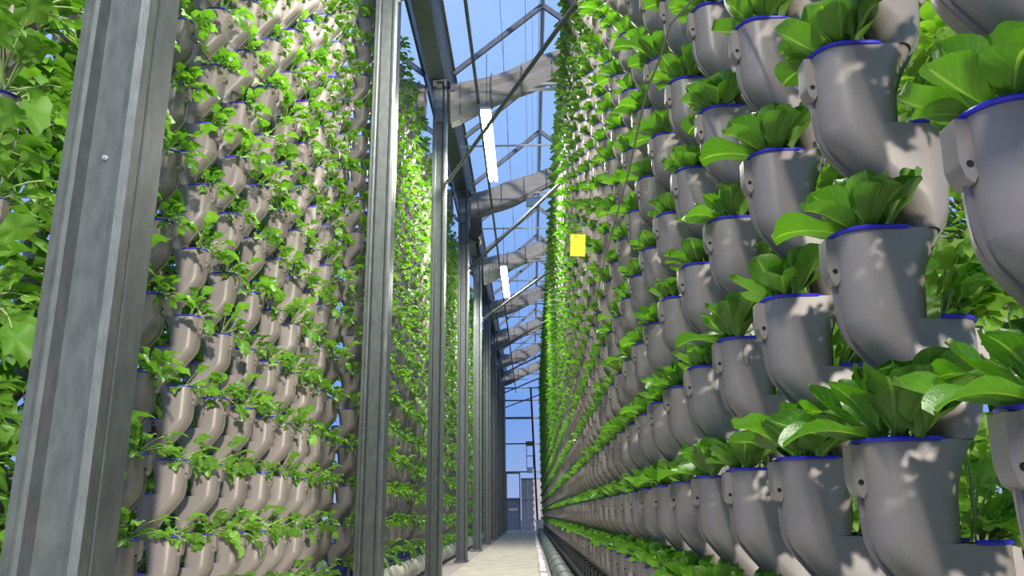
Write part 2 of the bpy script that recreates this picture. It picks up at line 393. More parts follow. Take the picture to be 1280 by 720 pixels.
# cross ties each rafter, doubled at the pillars
for k, yy in enumerate(rafter_y):
    main = any(abs(yy-(p+.02)) < .3 for p in PILLAR_Y) or yy < 0
    m = MB()
    if main:
        m.tube([(-1.1, yy+.02, 6.65), (1.8, yy+.02, 6.65)], .025, 8); m.tube([(-1.1, yy+.02, 6.56), (1.8, yy+.02, 6.56)], .025, 8)
        for q in (-.75, -.1, .6, 1.3): m.box(q-.02, q+.02, yy, yy+.04, 6.56, 6.65)
        m2 = MB().tube([(-1.36, yy+.02, 6.60), (-4.2, yy+.02, 6.60)], .025, 8); m2.build('cross_tie', M['alu'], roof)
    else: m.tube([(-1.1, yy, 6.66), (1.8, yy, 6.66)], .018, 8)
    m.build('cross_tie', M['alu'], roof)
# diagonal braces, level with the pillar lugs
for n in range(len(PILLAR_Y)):
    y1 = PILLAR_Y[n]; y0 = y1-4.05
    p = Vector((-1.06, y1-.14, 5.11)); q = Vector((.47, y0, 5.12))
    if y0 < 0: q = p.lerp(q, .6)
    m = MB().tube([p, p.lerp(q, .03), p.lerp(q, .05), q], [.03, .03, .024, .024], 8)
    m.build('diagonal_brace', M['galv'], roof)

def bundle(y, x0, z0, x1, z1, rad, seed):
    rr = random.Random(seed); m = MB(); nseg, nr = 14, 26
    V = []; F = []
    amp = [rr.uniform(.82, 1.12) for _ in range(nr)]
    for i in range(nseg+1):
        t = i/nseg; cx = x0+(x1-x0)*t; cz = z0+(z1-z0)*t-.04*math.sin(PI*t)
        sag = 1+.10*math.sin(9*t+seed)
        r0 = rad*(1.0-.35*t)*sag
        for k in range(nr):
            a = 2*PI*k/nr; q = amp[k]*(1+.07*(-1)**k)+.05*math.sin(7*t+k)
            V.append((cx, y+math.cos(a)*r0*q*.75, cz+math.sin(a)*r0*q*1.1))
    for i in range(nseg):
        for k in range(nr): F.append((i*nr+k, i*nr+(k+1) % nr, (i+1)*nr+(k+1) % nr, (i+1)*nr+k))
    F += [tuple(range(nr))[::-1], tuple(nseg*nr+k for k in range(nr))]
    return m.add(V, F)
BL = ['third', 'fourth', 'fifth', 'sixth', 'seventh', 'eighth', 'farthest']
for n, py in enumerate(PILLAR_Y[2:]):
    for side in (1, -1):
        e0 = empty('folded_shade_curtain', (0, py, 0))
        tag(e0, 'grey folded shade curtain rising %s from the top of the %s pillar' % ('rightwards' if side > 0 else 'leftwards', BL[n]), 'curtain', 'folded shade curtains under the roof')
        if side > 0: a = (-1.05, 6.36, .75, 7.12)
        else: a = (-1.42, 6.42, -2.5, 6.85)
        bundle(.06, a[0], a[1], a[2], a[3], .25, n*3+side).build('fabric_bundle', M['fabric'], e0, angle=60)
        for t in (.08, .32, .56, .8):
            x = a[0]+(a[2]-a[0])*t; z = a[1]+(a[3]-a[1])*t-.04*math.sin(PI*t)
            q = .25*(1-.35*t)
            pts = [(x, .06+math.cos(2*PI*k/12)*q*.84, z+math.sin(2*PI*k/12)*q*1.22) for k in range(13)]
            MB().tube(pts, .007, 5).build('strap', M['galv_dark'], e0)

# ------------------------------------------------------------------ lamps and motor
LAMPS = (('nearer of the two in the photo', 9.2, 11.45), ('farther of the two in the photo', 15.9, 18.3), ('unseen one added ahead of the camera', 2.5, 4.8), ('unseen one added behind the camera', -4.2, -1.9))  # last two are unseen, added to light the near walls
for nm, y0, y1 in LAMPS:
    e0 = empty('tube_lamp', (-.50, y0, 5.62))
    tag(e0, 'bright white tube lamp over the aisle, the %s' % nm, 'lamp', 'tube lamps over the aisle')
    L = y1-y0
    MB().box(-.07, .07, 0, L, .05, .09, b=.008).build('housing', M['alu'], e0, smooth=False)
    for dx in (-.04, .04): MB().tube([(dx, .03, .03), (dx, L-.03, .03)], .024, 10).build('light_tube', M['lamp'], e0)
    ld = bpy.data.lights.new('lamp_light', 'AREA'); ld.shape = 'RECTANGLE'; ld.size = .12; ld.size_y = L; ld.energy = LAMP_W; ld.color = (1, .95, .86)
    lo = bpy.data.objects.new('lamp_light', ld); C.objects.link(lo); lo.location = (-.5, y0+L/2, 5.60)
    for yy in (.25, L-.25): MB().tube([(0, yy, .09), (0, yy, 1.0)], .005, 5).build('hanging_wire', M['galv_dark'], e0)
e0 = empty('sensor_box', (.12, 14.37, 6.4)); tag(e0, 'small grey box hanging under the cross tie near the fourth pillar', 'sensor')
MB().box(-.13, .13, -.06, .06, -.03, .12, b=.01).build('case', M['alu'], e0, smooth=False)
MB().box(-.02, .02, -.02, .02, .12, .2).build('hanger', M['galv_dark'], e0, smooth=False)
e0 = empty('curtain_motor', (-1.0, 14.2, 5.75)); tag(e0, 'black curtain drive motor fixed beside the fourth pillar', 'motor')
MB().tube([(.05, -.2, .0), (.05, .25, .0)], .12, 14).build('motor_body', M['black'], e0)
MB().box(-.05, .16, -.12, .08, .1, .3, b=.01).build('gearbox', M['black'], e0, smooth=False)
MB().box(-.1, .12, -.04, .0, -.16, .05).build('bracket', M['galv_dark'], e0, smooth=False)
MB().tube([(.05, 0, -.1), (.12, -.02, -.4), (.02, 0, -.6), (.09, .02, -.38), (.05, 0, -.12)], .025, 6).build('chain_loop', M['black'], e0)

# ------------------------------------------------------------------ planter towers
UL = [(0, 0), (-.12, .001), (-.142, .004), (-.16, .012), (-.19, .036), (-.22, .062), (-.245, .084), (-.262, .096), (-.285, .103), (-.3125, .105)]
UR = [(0, .160), (-.0175, .149), (-.04, .138), (-.0625, .130), (-.1395, .123), (-.14, .191), (-.20, .190), (-.25, .186), (-.27, .183), (-.29, .176), (-.3125, .160)]
def interp(tab, t):
    for (a, p), (b, q) in zip(tab, tab[1:]):
        if t <= a and t >= b: return p+(q-p)*((a-t)/(a-b) if a != b else 0)
    return tab[-1][1]
def ring(u0, u1, hy, t, n, sg):
    """stadium section: flat front and back, rounded ends"""
    r = min(.043, (u1-u0)/2); o = []; h = n//2
    for e_ in (0, 1):
        cx = u1-r if e_ == 0 else u0+r
        for k in range(h):
            q = -PI/2+PI*k/(h-1)+PI*e_
            cc, ss = math.cos(q), math.sin(q)
            o.append((sg*(cx+r*cc), hy*math.copysign(abs(ss)**.92, ss), t))
    return o
def outline(tab, t0, t1, n=14):
    return [(interp(tab, t0+(t1-t0)*i/n), t0+(t1-t0)*i/n) for i in range(n+1)]
def module(sg, lod):
    n = [26, 14, 8][lod]
    ts = [[0, -.004, -.035, -.07, -.10, -.125, -.1395, -.1401, -.15, -.16, -.172, -.19, -.205, -.22, -.235, -.245, -.254, -.262, -.28, -.295, -.3125],
          [0, -.03, -.08, -.1395, -.1401, -.17, -.2, -.225, -.25, -.28, -.3125], [0, -.1395, -.1401, -.18, -.215, -.25, -.3125]][lod]
    m = MB(); rings = []
    for t in ts:
        u0, u1 = interp(UL, t), interp(UR, t); hy = .053
        rings += ring(u0, u1, hy, t, n, sg)
    F = []
    for i in range(len(ts)-1):
        for k in range(n):
            f = (i*n+k, (i+1)*n+k, (i+1)*n+(k+1) % n, i*n+(k+1) % n)
            F.append(f if sg > 0 else f[::-1])
    top = tuple(range(n)); bot = tuple((len(ts)-1)*n+k for k in range(n))
    m.add(rings, F)
    m.add(ring(.095, .1595, .0525, -.0008, n, sg), [top if sg > 0 else top[::-1]], 0)
    m.add(ring(.003, .115, .0505, -.004, n, sg), [top if sg > 0 else top[::-1]], 1)
    m.add(ring(.118, .188, .0505, -.1395+.0005, n, sg), [top if sg > 0 else top[::-1]], 1)
    # seam flanges down both outlines with screw lugs under each pocket rim
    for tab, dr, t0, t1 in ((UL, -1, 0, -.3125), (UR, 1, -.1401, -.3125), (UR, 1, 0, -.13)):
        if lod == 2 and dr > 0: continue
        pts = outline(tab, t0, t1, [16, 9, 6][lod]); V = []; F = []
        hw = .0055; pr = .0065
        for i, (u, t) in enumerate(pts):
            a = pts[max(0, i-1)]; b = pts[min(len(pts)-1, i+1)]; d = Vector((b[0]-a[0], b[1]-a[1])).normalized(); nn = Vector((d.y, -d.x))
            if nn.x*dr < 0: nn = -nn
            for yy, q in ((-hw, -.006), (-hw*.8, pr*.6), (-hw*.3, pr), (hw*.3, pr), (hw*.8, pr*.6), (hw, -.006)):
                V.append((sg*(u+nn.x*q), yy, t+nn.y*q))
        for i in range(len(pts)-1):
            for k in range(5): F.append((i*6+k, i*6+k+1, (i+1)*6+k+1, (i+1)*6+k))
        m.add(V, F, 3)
    if lod < 2:
        for tt, dr, u in ((-.004, -1, .0), (-.144, 1, .191)):
            cx = u+dr*.004
            poly = [(cx-.008, tt), (cx+.009, tt), (cx+.011, tt-.05), (cx+.006, tt-.068), (cx-.002, tt-.074), (cx-.009, tt-.06)] if dr > 0 else [(cx+.008, tt), (cx-.009, tt), (cx-.011, tt-.05), (cx-.006, tt-.068), (cx+.002, tt-.074), (cx+.009, tt-.06)]
            V = [(sg*a, yy, t) for yy in (-.016, .016) for a, t in poly]; q = len(poly)
            m.add(V, [(i, (i+1) % q, q+(i+1) % q, q+i) for i in range(q)]+[tuple(range(q)), tuple(range(q, 2*q))])
            hc = [(sg*(cx+.0042*math.cos(2*PI*k/8)), -.0166, tt-.052+.0042*math.sin(2*PI*k/8)) for k in range(8)]
            m.add(hc, [tuple(range(8))], 2)
    return m
def rim_mb(sg, lod, back=False):
    n = [26, 12, 8][lod]; m = MB()
    if not back: r_ = [p for p in ring(-.001, .125, .055, 0, n, sg) if abs(p[0]) < .104]; t = .001
    else: r_ = [p for p in ring(.10, .192, .055, 0, n, sg) if abs(p[0]) > .124]; t = -.138
    # order along arc
    cx = .112 if not back else .118
    r_.sort(key=lambda p: math.atan2(p[1], (-(abs(p[0])-cx)) if not back else (abs(p[0])-cx)))
    pts = [(p[0], p[1], t) for p in r_]
    ue = sg*(.102 if not back else .126)
    pts = [(ue, pts[0][1], t)]+pts+[(ue, pts[-1][1], t)]
    m.tube(pts, .0036, 6 if lod == 0 else 4)
    # inner lip of the net cup
    V = []; F = []
    c0 = sg*(.055 if not back else .155)
    for p in pts:
        V.append((p[0], p[1], t+.001)); V.append((c0+(p[0]-c0)*.86, p[1]*.86, t-.002))
    for i in range(len(pts)-1): F.append((2*i, 2*i+1, 2*i+3, 2*i+2))
    m.add(V, F)
    return m
MOD = {}; RIM = {}; FULL = {}
for sg in (1, -1):
    for lod in (0, 1, 2):
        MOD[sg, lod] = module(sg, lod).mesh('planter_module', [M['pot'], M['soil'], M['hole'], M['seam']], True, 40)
        RIM[sg, lod] = [rim_mb(sg, lod).mesh('pocket_rim', M['rim'], True, 50), rim_mb(sg, lod, True).mesh('pocket_rim', M['rim'], True, 50)]
def sleeve(u0, u1, hy, t0, t1, sg, n=16, ribs=3):
    m = MB(); V = []; F = []; L_ = ribs*2+1
    for i in range(L_):
        g = .004 if i % 2 else 0; V += ring(u0-g, u1+g, hy+g, t0+(t1-t0)*i/(L_-1), n, sg)
    for i in range(L_-1):
        for k in range(n):
            f = (i*n+k, (i+1)*n+k, (i+1)*n+(k+1) % n, i*n+(k+1) % n); F.append(f if sg > 0 else f[::-1])
    F.append(tuple(range(n))); F.append(tuple((L_-1)*n+k for k in range(n)))
    return m.add(V, F)
def full_tower(sg, nrow, lod=2):
    m = MB(); base = module(sg, lod); rm = rim_mb(sg, lod)
    rm.m = [4]*len(rm.f)
    for j in range(nrow):
        T = Matrix.Translation((0, 0, j*S)); m.merge(base, T); m.merge(rm, T)
    cup = sleeve(.02, .20, .066, -.215, -.36, 1, 8, 1) if sg > 0 else sleeve(.0, .19, .075, -S, -S-.10, -1, 8, 1)
    cup.m = [5]*len(cup.f); m.merge(cup)
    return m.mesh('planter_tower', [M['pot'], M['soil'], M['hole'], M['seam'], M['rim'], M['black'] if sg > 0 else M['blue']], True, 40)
FULL[1] = full_tower(1, NR); FULL[-1] = full_tower(-1, NL-1)
def bend_tube(sg, mat, col):  # outlet at foot of tower
    m = MB().tube([(sg*.10, 0, -S+.01), (sg*.10, 0, -S-.03), (sg*.06, 0, -S-.07), (sg*-.01, 0, -S-.10)], [.036, .036, .034, .03], 10)
    return m.mesh('drain_elbow', M[mat])
ELB = {1: sleeve(.02, .20, .066, -.215, -.36, 1).mesh('drain_cup', M['black'], True, 40), -1: sleeve(.0, .19, .075, -S+.0, -S-.10, -1).mesh('drain_cup', M['blue'], True, 40)}
CAPM = {sg: MB().box(min(sg*.10, sg*.17), max(sg*.10, sg*.17), -.045, .045, -.005, .05, b=.008).mesh('top_cap', M['pot'], False) for sg in (1, -1)}
def tower(sg, x, y, z0, nrow, lod, label, group, rims):
    """lod None = one joined mesh"""
    if lod is None:
        o = link('planter_tower', FULL[sg]); o.location = (x, y, z0); return tag(o, label, 'planter tower', group)
    e0 = empty('planter_tower', (x, y, z0)); tag(e0, label, 'planter tower', group)
    for j in range(nrow):
        o = link('planter_module', MOD[sg, lod], e0); o.location.z = j*S
        for rm_ in RIM[sg, lod]: link('pocket_rim', rm_, o)
    o = link('top_cap', CAPM[sg], e0); o.location.z = nrow*S-S+.002
    link('drain_cup', ELB[sg], e0)
    return e0

right_ys = [YR+DR*k for k in range(-1, 94) if YR+DR*k < Y_END-1.2]
for k, y in enumerate(right_ys):      # index 0 is outside the frame, just behind the right edge
    lab = 'grey planter tower on the right wall, just outside the right edge' if k == 0 else 'grey planter tower on the right wall, %s from the right edge' % ordw(k)
    tw = tower(1, XR, y, ZR, NR, 0 if y < 4 else 1 if y < 12 else None, lab, 'planter towers of the right wall', y < 5)
    if k == 4:      # pen scribble on the front of one planter
        m = MB().tube([(.052+.007*math.cos(q*PI/8), 0, -.045+.026*math.sin(q*PI/8)) for q in range(18)], .0007, 4)
        m.tube([(.066, 0, -.030), (.067, 0, -.018), (.070, 0, -.026), (.073, 0, -.014), (.077, 0, -.016), (.078, 0, -.032)], .0007, 4)
        o = m.build('pen_mark', M['black'], tw.children[3]); o.location = (0, -.0532, 0)
left_ys = []
b = 0
for start in [2.74-4.05+4.05*q for q in range(0, 10)]:
    for k in range(10):
        y = start+DL*k
        if y > 1.6 and y < Y_END-1: left_ys.append((y, b, k))
    b += 1
BAYN = ['left of the nearest pillar', 'past the nearest pillar', 'past the second pillar', 'past the third pillar', 'past the fourth pillar', 'past the fifth pillar', 'past the sixth pillar', 'past the seventh pillar', 'past the eighth pillar', 'past the farthest pillar']
cnt = {}; left_t = []
for (y, b, k) in left_ys:
    cnt[b] = cnt.get(b, 0)+1; left_t.append((y, b, cnt[b]))
    tower(-1, XL, y, ZL+S, NL-1, 0 if y < 4.7 else 1 if y < 12 else None, 'grey planter tower on the left wall, %s %s' % (ordw(cnt[b]), BAYN[b]), 'planter towers of the left wall', y < 5)

# second walls beyond each (seen through the gaps)
for k in range(22):
    y = 2.5+DL*k
    o = link('planter_tower', FULL[-1]); o.location = (-2.75, y, ZL+S)
    tag(o, 'planter tower behind the left wall, %s from the camera' % ordw(k+1), 'planter tower', 'planter towers behind the left wall')
for k in range(14):
    y = 1.55+DR*k
    o = link('planter_tower', FULL[1]); o.location = (1.75, y, ZR)
    tag(o, 'planter tower behind the right wall, %s from the camera' % ordw(k+1), 'planter tower', 'planter towers behind the right wall')

# ------------------------------------------------------------------ pipes along the walls
def pipe_run(x, z, r, ya, yb, step, mat, name, label, ringm, scallop=False):
    e0 = empty(name, (x, ya, 0)); tag(e0, label, 'pipe')
    y = ya
    while y < yb-.1:
        y1 = min(y+step, yb)
        m = MB(); 
        if scallop:
            pts = []; rr = []
            nn = int((y1-y)/DL+.5)*6
            for i in range(nn+1):
                pts.append((0, y-ya+(y1-y)*i/nn, z)); rr.append(r*(.90+.13*abs(math.sin(PI*i/6))))
            m.tube(pts, rr, 16)
        else: m.tube([(0, y-ya+.005, z), (0, y1-ya-.005, z)], r, 18)
        m.build('pipe_section', M[mat], e0, angle=60)
        MB().tube([(0, y1-ya-.02, z), (0, y1-ya+.02, z)], r*1.07, 18).build('coupling_ring', M[ringm], e0, angle=60)
        y = y1
pipe_run(.33, .09, .102, -1, 34, 1.2, 'darkpipe', 'drain_pipe', 'dark green drain pipe lying along the foot of the right wall', 'darkpipe')
pipe_run(-1.535, .125, .13, -1, 37, DL*4, 'cream', 'drain_pipe', 'cream scalloped drain pipe lying along the foot of the left wall', 'cream', True)
e0 = empty('pipe_outlet', (.33, 34.3, 0)); tag(e0, 'white upright pipe outlet at the far end of the green drain pipe', 'pipe')
MB().tube([(0, 0, -.02), (0, 0, .45)], .16, 16).build('riser', M['white'], e0, angle=60)
MB().tube([(0, 0, .40), (0, 0, .52)], .19, 16).build('collar', M['white'], e0, angle=60)
o = MB().box(.46, .70, -1, 36.8, .0, .17, b=.01).build('drain_channel', M['black'], smooth=False); tag(o, 'black drain channel under the right wall of towers', 'channel')
o = MB().box(-1.65, -1.47, 1, 37, .255, .275, b=.004).build('blue_liner', M['blue'], smooth=False)
tag(o, 'dark blue liner strip between the left towers and cream pipe', 'liner')
# overhead rails that the towers hang from
for x, zt, lab in ((XR+.135, ZR+(NR-1)*S+.09, 'steel rail along the top of the right wall of towers'), (XL-.135, ZL+(NL-1)*S+.09, 'steel rail along the top of the left wall of towers')):
    o = MB().box(x-.03, x+.03, -1.0, 37, zt-.04, zt+.03, b=.004).build('hanging_rail', M['galv'], smooth=False); tag(o, lab, 'rail')

# ------------------------------------------------------------------ leaves
def blade(L, W, rnd, nu=6, nv=13, cup=.25, bend=.5, wav=.05, shape=0):
    """leaf along +x from origin, bending; UV u across v along"""
    V = []; UV = []; F = []
    x = z = 0; ang = 0; ph = rnd.uniform(0, 6)
    for j in range(nv+1):
        v = j/nv
        if j: ang = -bend*v*v; x += math.cos(ang)*L/nv; z += math.sin(ang)*L/nv
        if shape == 0: w_ = W*(.11+.89*max(0, math.sin(PI*min(1, max(0, (v-.10)/.90))**1.75))**.50) if v < .995 else W*.12
        else: w_ = W*(.08+.92*max(0, math.sin(PI*max(0, (v-.30)/.70)**.85))**.8*(1+.22*math.sin(v*26+ph)))if v < .995 else W*.1
        for i in range(nu+1):
            u = i/nu*2-1
            h = cup*W*.5*(u*u)*(w_/W)+wav*W*math.sin(v*9+ph+u*2.2)*abs(u)-(.03*W if i == nu//2 else 0)
            V.append((x-math.sin(ang)*h, u*w_*.5, z+math.cos(ang)*h)); UV.append((i/nu, v))
    for j in range(nv):
        for i in range(nu):
            a = j*(nu+1)+i; F.append((a, a+nu+1, a+nu+2, a+1))
    m = MB(); m.add(V, F, 0, 0, UV); return m
def fan(rad, rnd, lobes=5, n=20, depth=.28, cup=.2):
    """lobed blade lying in the x direction, attached at origin"""
    V = [(rad*.45, 0, 0)]; F = []
    ph = rnd.uniform(0, 6)
    for rr in (.55, 1.0):
        for k in range(n):
            a = 2*PI*k/n
            r_ = rad*(1-depth*.5+depth*.5*math.cos(lobes*a))*rr*(1-.25*(1-math.cos(a-PI))*0)
            if rr == 1: r_ *= 1+.09*math.sin(3*lobes*a+ph)
            x = rad*.55+r_*math.cos(a)*.95; y = r_*math.sin(a)*.9
            z = cup*rad*(rr*rr)*(.5*math.sin(2*a+ph)+.35*math.sin(5*a+ph))-.25*x*x/rad
            V.append((x, y, z))
    for k in range(n):
        F.append((0, 1+k, 1+(k+1) % n)); F.append((1+k, 1+n+k, 1+n+(k+1) % n, 1+(k+1) % n))
    m = MB(); m.add(V, F, 0); return m
def stem_pts(L, bend, n=5):
    x = z = 0; o = [(0, 0, 0)]
    for j in range(n):
        a = -bend*((j+1)/n)**1.3; x += math.cos(a)*L/n; z += math.sin(a)*L/n; o.append((x, 0, z))
    return o, -bend
def stalk_leaf(rnd, L, rad, bend, kind):
    """rocket / herb leaf: stalk plus lobed blades; materials 0 leaf, 1 stem"""
    m = MB(); pts, a = stem_pts(L, bend)
    m.tube(pts, [.0028, .0026, .0023, .002, .0017, .0014], 5, 1, False)
    end = Matrix.Translation(pts[-1]) @ Matrix.Rotation(-a, 4, 'Y')
    if kind == 'rocket':
        m.merge(fan(rad, rnd, rnd.choice((5, 6, 7)), 22, .24, .4), end @ Matrix.Rotation(rnd.uniform(-.6, .6), 4, 'X') @ Matrix.Diagonal((1.25, .95, 1, 1)))
        for s_ in (1, -1):
            if rnd.random() < .8:
                p = pts[4]; m.merge(fan(rad*.42, rnd, 3, 10, .2, .3), Matrix.Translation(p) @ Matrix.Rotation(s_*1.1, 4, 'Z') @ Matrix.Rotation(rnd.uniform(-.4, .4), 4, 'Y'))
    else:
        for az_ in (-1.0, 0, 1.0):
            T = end @ Matrix.Rotation(az_+rnd.uniform(-.2, .2), 4, 'Z')
            m.merge(fan(rad*.74, rnd, 5, 20, .34, .4), T @ Matrix.Translation((rad*.2, 0, 0)) @ Matrix.Rotation(rnd.uniform(-.5, .5), 4, 'Y'))
        for s_ in (1, -1):
            p = pts[3]; m.merge(fan(rad*.5, rnd, 4, 12, .5, .3), Matrix.Translation(p) @ Matrix.Rotation(s_*1.2, 4, 'Z') @ Matrix.Translation((rad*.25, 0, 0)))
    return m
LR = random.Random(21)
lettuce_leaf_mb = [blade(1, .60+.14*LR.random(), LR, cup=.15+.45*LR.random(), bend=LR.uniform(-.3, .9), wav=.08) for _ in range(8)]
LETTUCE = [m.mesh('leaf', M['leafA']) for m in lettuce_leaf_mb]
lettuce_far_mb = [blade(1, .5+.12*LR.random(), LR, nu=2, nv=4, cup=.5, bend=LR.uniform(.2, .8), wav=.03) for _ in range(5)]
rocket_leaf_mb = [stalk_leaf(LR, LR.uniform(.09, .15), .031, LR.uniform(.3, 1.3), 'rocket') for _ in range(9)]
ROCKET = [m.mesh('leaf', [M['leafB'], M['stem']]) for m in rocket_leaf_mb]
herb_leaf_mb = [stalk_leaf(LR, .05+.018*q, .044, LR.uniform(.2, .9), 'herb') for q in range(8)]
HERB = [m.mesh('leaf', [M['leafC'], M['stem']]) for m in herb_leaf_mb]
REDL = [m.mesh('leaf', [M['leafR'], M['leafR']]) for m in rocket_leaf_mb]

def lettuce_layout(rnd, sg=1):
    """list of (leaf index, matrix); plant leans to the aisle (-x * sg)"""
    o = []; n = rnd.randint(19, 24)
    size = rnd.uniform(.85, 1.18)
    for i in range(n):
        t = i/n                                   # 0 outer .. 1 inner
        az_ = i*2.4+rnd.uniform(-.35, .35)
        elv = math.radians(20+62*t+rnd.uniform(-15, 15))
        L = (.103-.034*t)*size*rnd.uniform(.85, 1.12)
        d = Vector((math.cos(az_), math.sin(az_), 0))
        out_ = -d.x                               # towards aisle
        elv -= .10*out_
        if d.x > .3: L *= .92; elv += .28          # squeezed by the trunk behind
        T = Matrix.Translation((d.x*.012-.004, d.y*.018-.010-(.030 if d.x > .3 else 0), .002)) @ Matrix.Rotation(az_, 4, 'Z') @ Matrix.Rotation(-elv, 4, 'Y') @ Matrix.Rotation(rnd.uniform(-.35, .35), 4, 'X') @ Matrix.Scale(L, 4)
        o.append((rnd.randrange(100), T))
    return o
def stalk_layout(rnd, n, spread, lean, sc_, upmin=25, upmax=78):
    o = []
    for i in range(n):
        az_ = rnd.uniform(-spread, spread); elv = math.radians(rnd.uniform(upmin, upmax)); s_ = sc_*rnd.uniform(.6, 1.15)
        T = Matrix.Translation((rnd.uniform(-.012, .012), rnd.uniform(-.02, .02), -.004)) @ Matrix.Rotation(az_+lean, 4, 'Z') @ Matrix.Rotation(-elv, 4, 'Y') @ Matrix.Rotation(rnd.uniform(-.6, .6), 4, 'X') @ Matrix.Scale(s_, 4)
        o.append((rnd.randrange(100), T))
    return o
def joined(layout, mbs, mats, name):
    m = MB(); rr = random.Random(len(layout))
    for i, T in layout: m.merge(mbs[i % len(mbs)], T, rr.random())
    return m.mesh(name, mats)
PR = random.Random(5)
lay_let = [lettuce_layout(PR) for _ in range(8)]
lay_roc = [stalk_layout(PR, PR.randint(13, 17), 1.3, 0, 1.0, 8, 80) for _ in range(8)]          # lean +x (aisle seen from left wall)
lay_herb = [stalk_layout(PR, PR.randint(26, 32), 1.15, 0, 1.0, 30, 80) for _ in range(5)]
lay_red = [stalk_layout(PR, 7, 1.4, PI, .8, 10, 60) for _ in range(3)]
J_LET = [joined(l, lettuce_leaf_mb, M['leafA'], 'lettuce_head') for l in lay_let]
J_ROC = [joined(l, rocket_leaf_mb, [M['leafB'], M['stem']], 'leafy_herb') for l in lay_roc]
J_HERB = [joined(l, herb_leaf_mb, [M['leafC'], M['stem']], 'parsley_plant') for l in lay_herb]
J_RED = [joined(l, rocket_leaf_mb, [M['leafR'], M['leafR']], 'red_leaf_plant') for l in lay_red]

def plant(name, loc, layout, leafmeshes, jmesh, detailed, label, cat, group, scale=1., rz=0):
    if not detailed:
        o = link(name, jmesh); o.location = loc; o.scale = (scale,)*3; o.rotation_euler.z = rz
        return tag(o, label, cat, group)
    e0 = empty(name, loc, rz); e0.scale = (scale,)*3; tag(e0, label, cat, group)
    for i, T in layout: link('leaf', leafmeshes[i % len(leafmeshes)], e0, T)
    return e0

PP = random.Random(99)
def zmax(y): return .75+.72*y+.45
# right wall: lettuces
cand = []
for k, y in enumerate(right_ys):
    if k == 0: continue
    for j in range(NR):
        z = ZR+S*j
        if z > zmax(y): continue
        if k <= 2 and z < .5: continue
        cand.append((math.sqrt(y*y+(z-.75)**2), k, j, y, z))
cand.sort()
for d, k, j, y, z in cand[:300]:
    v = PP.randrange(8)
    sc_ = PP.uniform(1.0, 1.25)
    if k <= 2: sc_ = 1.12
    if k == 2 and j == 1: sc_ = 1.32
    plant('lettuce_head', (XR+.052, y, z), lay_let[v], LETTUCE, J_LET[v], y < 4.8,
          'spoon-leaved lettuce, %s pocket up of the %s right-wall tower from the right edge' % (ordw(j+1), ordw(k)), 'lettuce', 'lettuces in the right wall', sc_, PP.uniform(-.5, .5))
def numpy_field(name, proto_mbs, places, mats, label, cat, parts):
    """many small plants joined into one countless mass"""
    vs = []; fs = []; ts = []; ms = []; off = 0
    for (x, y, z, rz, s_, pi_) in places:
        V, Fc, T, Mi = proto_mbs[pi_]
        c, s2 = math.cos(rz)*s_, math.sin(rz)*s_
        W = np.empty_like(V); W[:, 0] = V[:, 0]*c-V[:, 1]*s2+x; W[:, 1] = V[:, 0]*s2+V[:, 1]*c+y; W[:, 2] = V[:, 2]*s_+z
        vs.append(W); fs.append(Fc+off); ts.append((T+PP.random()) % 1); ms.append(Mi); off += len(V)
    V = np.concatenate(vs); Fq = np.concatenate(fs); T = np.concatenate(ts); Mi = np.concatenate(ms)
    me = bpy.data.meshes.new(name); me.vertices.add(len(V)); me.vertices.foreach_set('co', V.ravel())
    me.loops.add(Fq.size); me.loops.foreach_set('vertex_index', Fq.ravel().astype(np.int32))
    me.polygons.add(len(Fq)); me.polygons.foreach_set('loop_start', np.arange(0, Fq.size, 3, dtype=np.int32)); me.polygons.foreach_set('loop_total', np.full(len(Fq), 3, np.int32))
    for m in mats: me.materials.append(m)
    me.polygons.foreach_set('material_index', Mi.astype(np.int32)); me.polygons.foreach_set('use_smooth', np.ones(len(Fq), bool))
    a = me.attributes.new('tint', 'FLOAT', 'POINT'); a.data.foreach_set('value', T.astype(np.float32))
    me.update(calc_edges=True); me.validate()
    o = link(name, me); tag(o, label, cat, kind='stuff'); return o
def tri_proto(layout, mbs):
    m = MB(); rr = random.Random(3)
    for i, T in layout: m.merge(mbs[i % len(mbs)], T, rr.random())
    F = []; Mi = []
    for f, mi in zip(m.f, m.m):
        for q in range(1, len(f)-1): F.append((f[0], f[q], f[q+1])); Mi.append(mi)
    return np.array(m.v), np.array(F), np.array(m.t), np.array(Mi)
far_let = [tri_proto(l, lettuce_far_mb) for l in lay_let[:4]]
def far_stalk(rnd, L, rad, bend):
    m = MB(); pts, a = stem_pts(L, bend, 2); m.tube(pts, .0026, 3, 1, False)
    m.merge(fan(rad*1.15, rnd, 4, 8, .3, .4), Matrix.Translation(pts[-1]) @ Matrix.Rotation(-a, 4, 'Y') @ Matrix.Diagonal((1.2, 1, 1, 1))); return m
far_roc_mb = [far_stalk(LR, .115, .034, LR.uniform(.3, 1.2)) for _ in range(5)]
far_roc = [tri_proto(l, far_roc_mb) for l in lay_roc[:4]]
far_herb = [tri_proto(l, [far_stalk(LR, .17, .03, LR.uniform(.2, .8)) for _ in range(4)]) for l in lay_herb[:2]]
numpy_field('lettuce_mass', far_let, [(XR+.052, y, z, PP.uniform(-.6, .6), PP.uniform(1.2, 1.45), PP.randrange(4)) for d, k, j, y, z in cand[300:]],
            [M['leafA']], 'mass of small green lettuces over the far part of the right wall', 'lettuce', None)
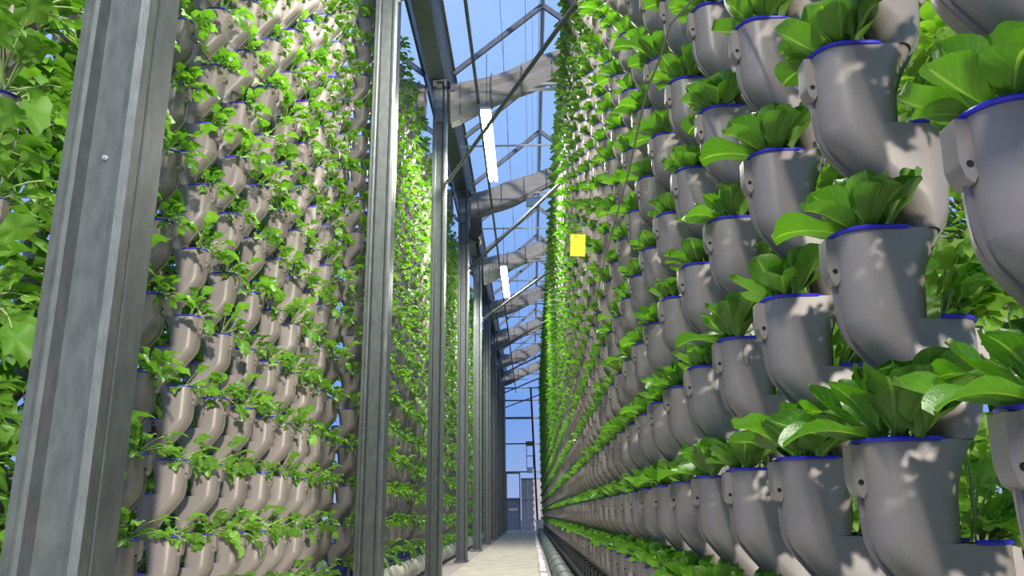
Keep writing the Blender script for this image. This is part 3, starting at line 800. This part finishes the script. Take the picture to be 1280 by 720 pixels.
# left wall: rocket-like herbs
cand = []
for (y, b, c_) in left_t:
    for j in range(NL):
        z = ZL+S*j
        if z > zmax(y) or (y < 3.3 and z < .55): continue
        cand.append((math.sqrt(y*y+(z-.75)**2+2.1), b, c_, j, y, z))
cand.sort()
for d, b, c_, j, y, z in cand[:300]:
    v = PP.randrange(8)
    sc_ = PP.uniform(.85, 1.25)*(1.45 if b == 0 else 1)
    plant('leafy_herb', (XL-.05, y, z), lay_roc[v], ROCKET, J_ROC[v], y < 4.9,
          'lobed green herb, %s pocket up of the %s left-wall tower %s' % (ordw(j+1), ordw(c_), BAYN[b]), 'herb', 'herbs in the left wall', sc_, PP.uniform(-.5, .35))
numpy_field('herb_mass', far_roc, [(XL-.05, y, z, PP.uniform(-.5, .4), PP.uniform(.95, 1.3), PP.randrange(4)) for d, b, c_, j, y, z in cand[300:]],
            [M['leafB'], M['stem']], 'mass of lobed green herbs over the far part of the left wall', 'herb', None)
# parsley-like plants in the rear pockets of the right wall
for k, y in enumerate(right_ys[1:12], 1):
    for j in range(NR):
        z = ZR+S*j-.138
        if z > zmax(y): continue
        v = PP.randrange(5)
        plant('parsley_plant', (XR+.155, y, z), lay_herb[v], HERB, J_HERB[v], y < 2.1,
              'pale parsley in the %s rear pocket up, %s right-wall tower from the right' % (ordw(j+1), ordw(k)), 'parsley', 'parsley in the rear pockets of the right wall', PP.uniform(1.05, 1.4), PP.uniform(-.25, .25))
numpy_field('parsley_mass', far_herb, [(1.75+dx, 1.55+DR*k+PP.uniform(-.05, .05), ZR+S*j, (PI if dx < .1 else 0)+PP.uniform(-.5, .5), PP.uniform(1.3, 1.8), PP.randrange(2)) for k in range(14) for j in range(16) for dx in (.05, .08)],
            [M['leafC'], M['stem']], 'mass of pale parsley on the wall behind the right wall', 'parsley', None)
numpy_field('herb_mass', far_roc, [(-2.80, 2.5+DL*k+PP.uniform(-.05, .05), ZL+S*j, PP.uniform(-.5, .5), PP.uniform(1.6, 2.3), PP.randrange(4)) for k in range(22) for j in range(NL) for q in (0, 1)],
            [M['leafB'], M['stem']], 'mass of lobed herbs on the wall behind the left wall', 'herb', None)
# dark red leaved plants in the rear pockets of the left wall
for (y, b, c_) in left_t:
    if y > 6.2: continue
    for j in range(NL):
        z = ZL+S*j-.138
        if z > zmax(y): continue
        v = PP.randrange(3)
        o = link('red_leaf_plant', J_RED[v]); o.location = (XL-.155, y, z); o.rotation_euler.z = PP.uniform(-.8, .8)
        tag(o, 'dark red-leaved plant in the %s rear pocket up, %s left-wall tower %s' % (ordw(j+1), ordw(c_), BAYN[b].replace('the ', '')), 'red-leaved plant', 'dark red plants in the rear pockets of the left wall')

# ------------------------------------------------------------------ small things on the right wall
e0 = empty('sticky_trap', (.37, 5.64, 2.645)); tag(e0, 'yellow rectangular sticky insect trap hanging on the right wall', 'insect trap')
e0.rotation_euler = (0, math.radians(3), 0)
MB().box(-.055, .055, -.001, .001, -.085, .085).build('card', M['yellow'], e0, smooth=False)
MB().tube([(-.012+.014*math.cos(q*PI/6), -.002, .078+.014*math.sin(q*PI/6)) for q in range(13)], .0015, 5).build('wire_loop', M['cable'], e0)
MB().tube([(-.01, 0, .088), (.06, 0, .10), (.13, -.02, .125), (.17, -.2, .18)], .0018, 5).build('wire', M['cable'], e0)
pts = [(.44, .9, 1.93), (.43, 1.70, 1.964), (.42, 2.04, 2.098), (.41, 2.16, 2.071), (.40, 2.36, 2.078), (.40, 2.57, 2.07), (.40, 2.92, 2.03), (.40, 3.50, 2.024), (.40, 4.2, 2.008), (.40, 4.84, 1.916), (.41, 6.67, 1.85), (.42, 9, 1.78)]
o = MB().tube(pts, .0035, 6).build('drip_cable', M['cable']); tag(o, 'thin grey cable strung along the face of the right wall', 'cable')
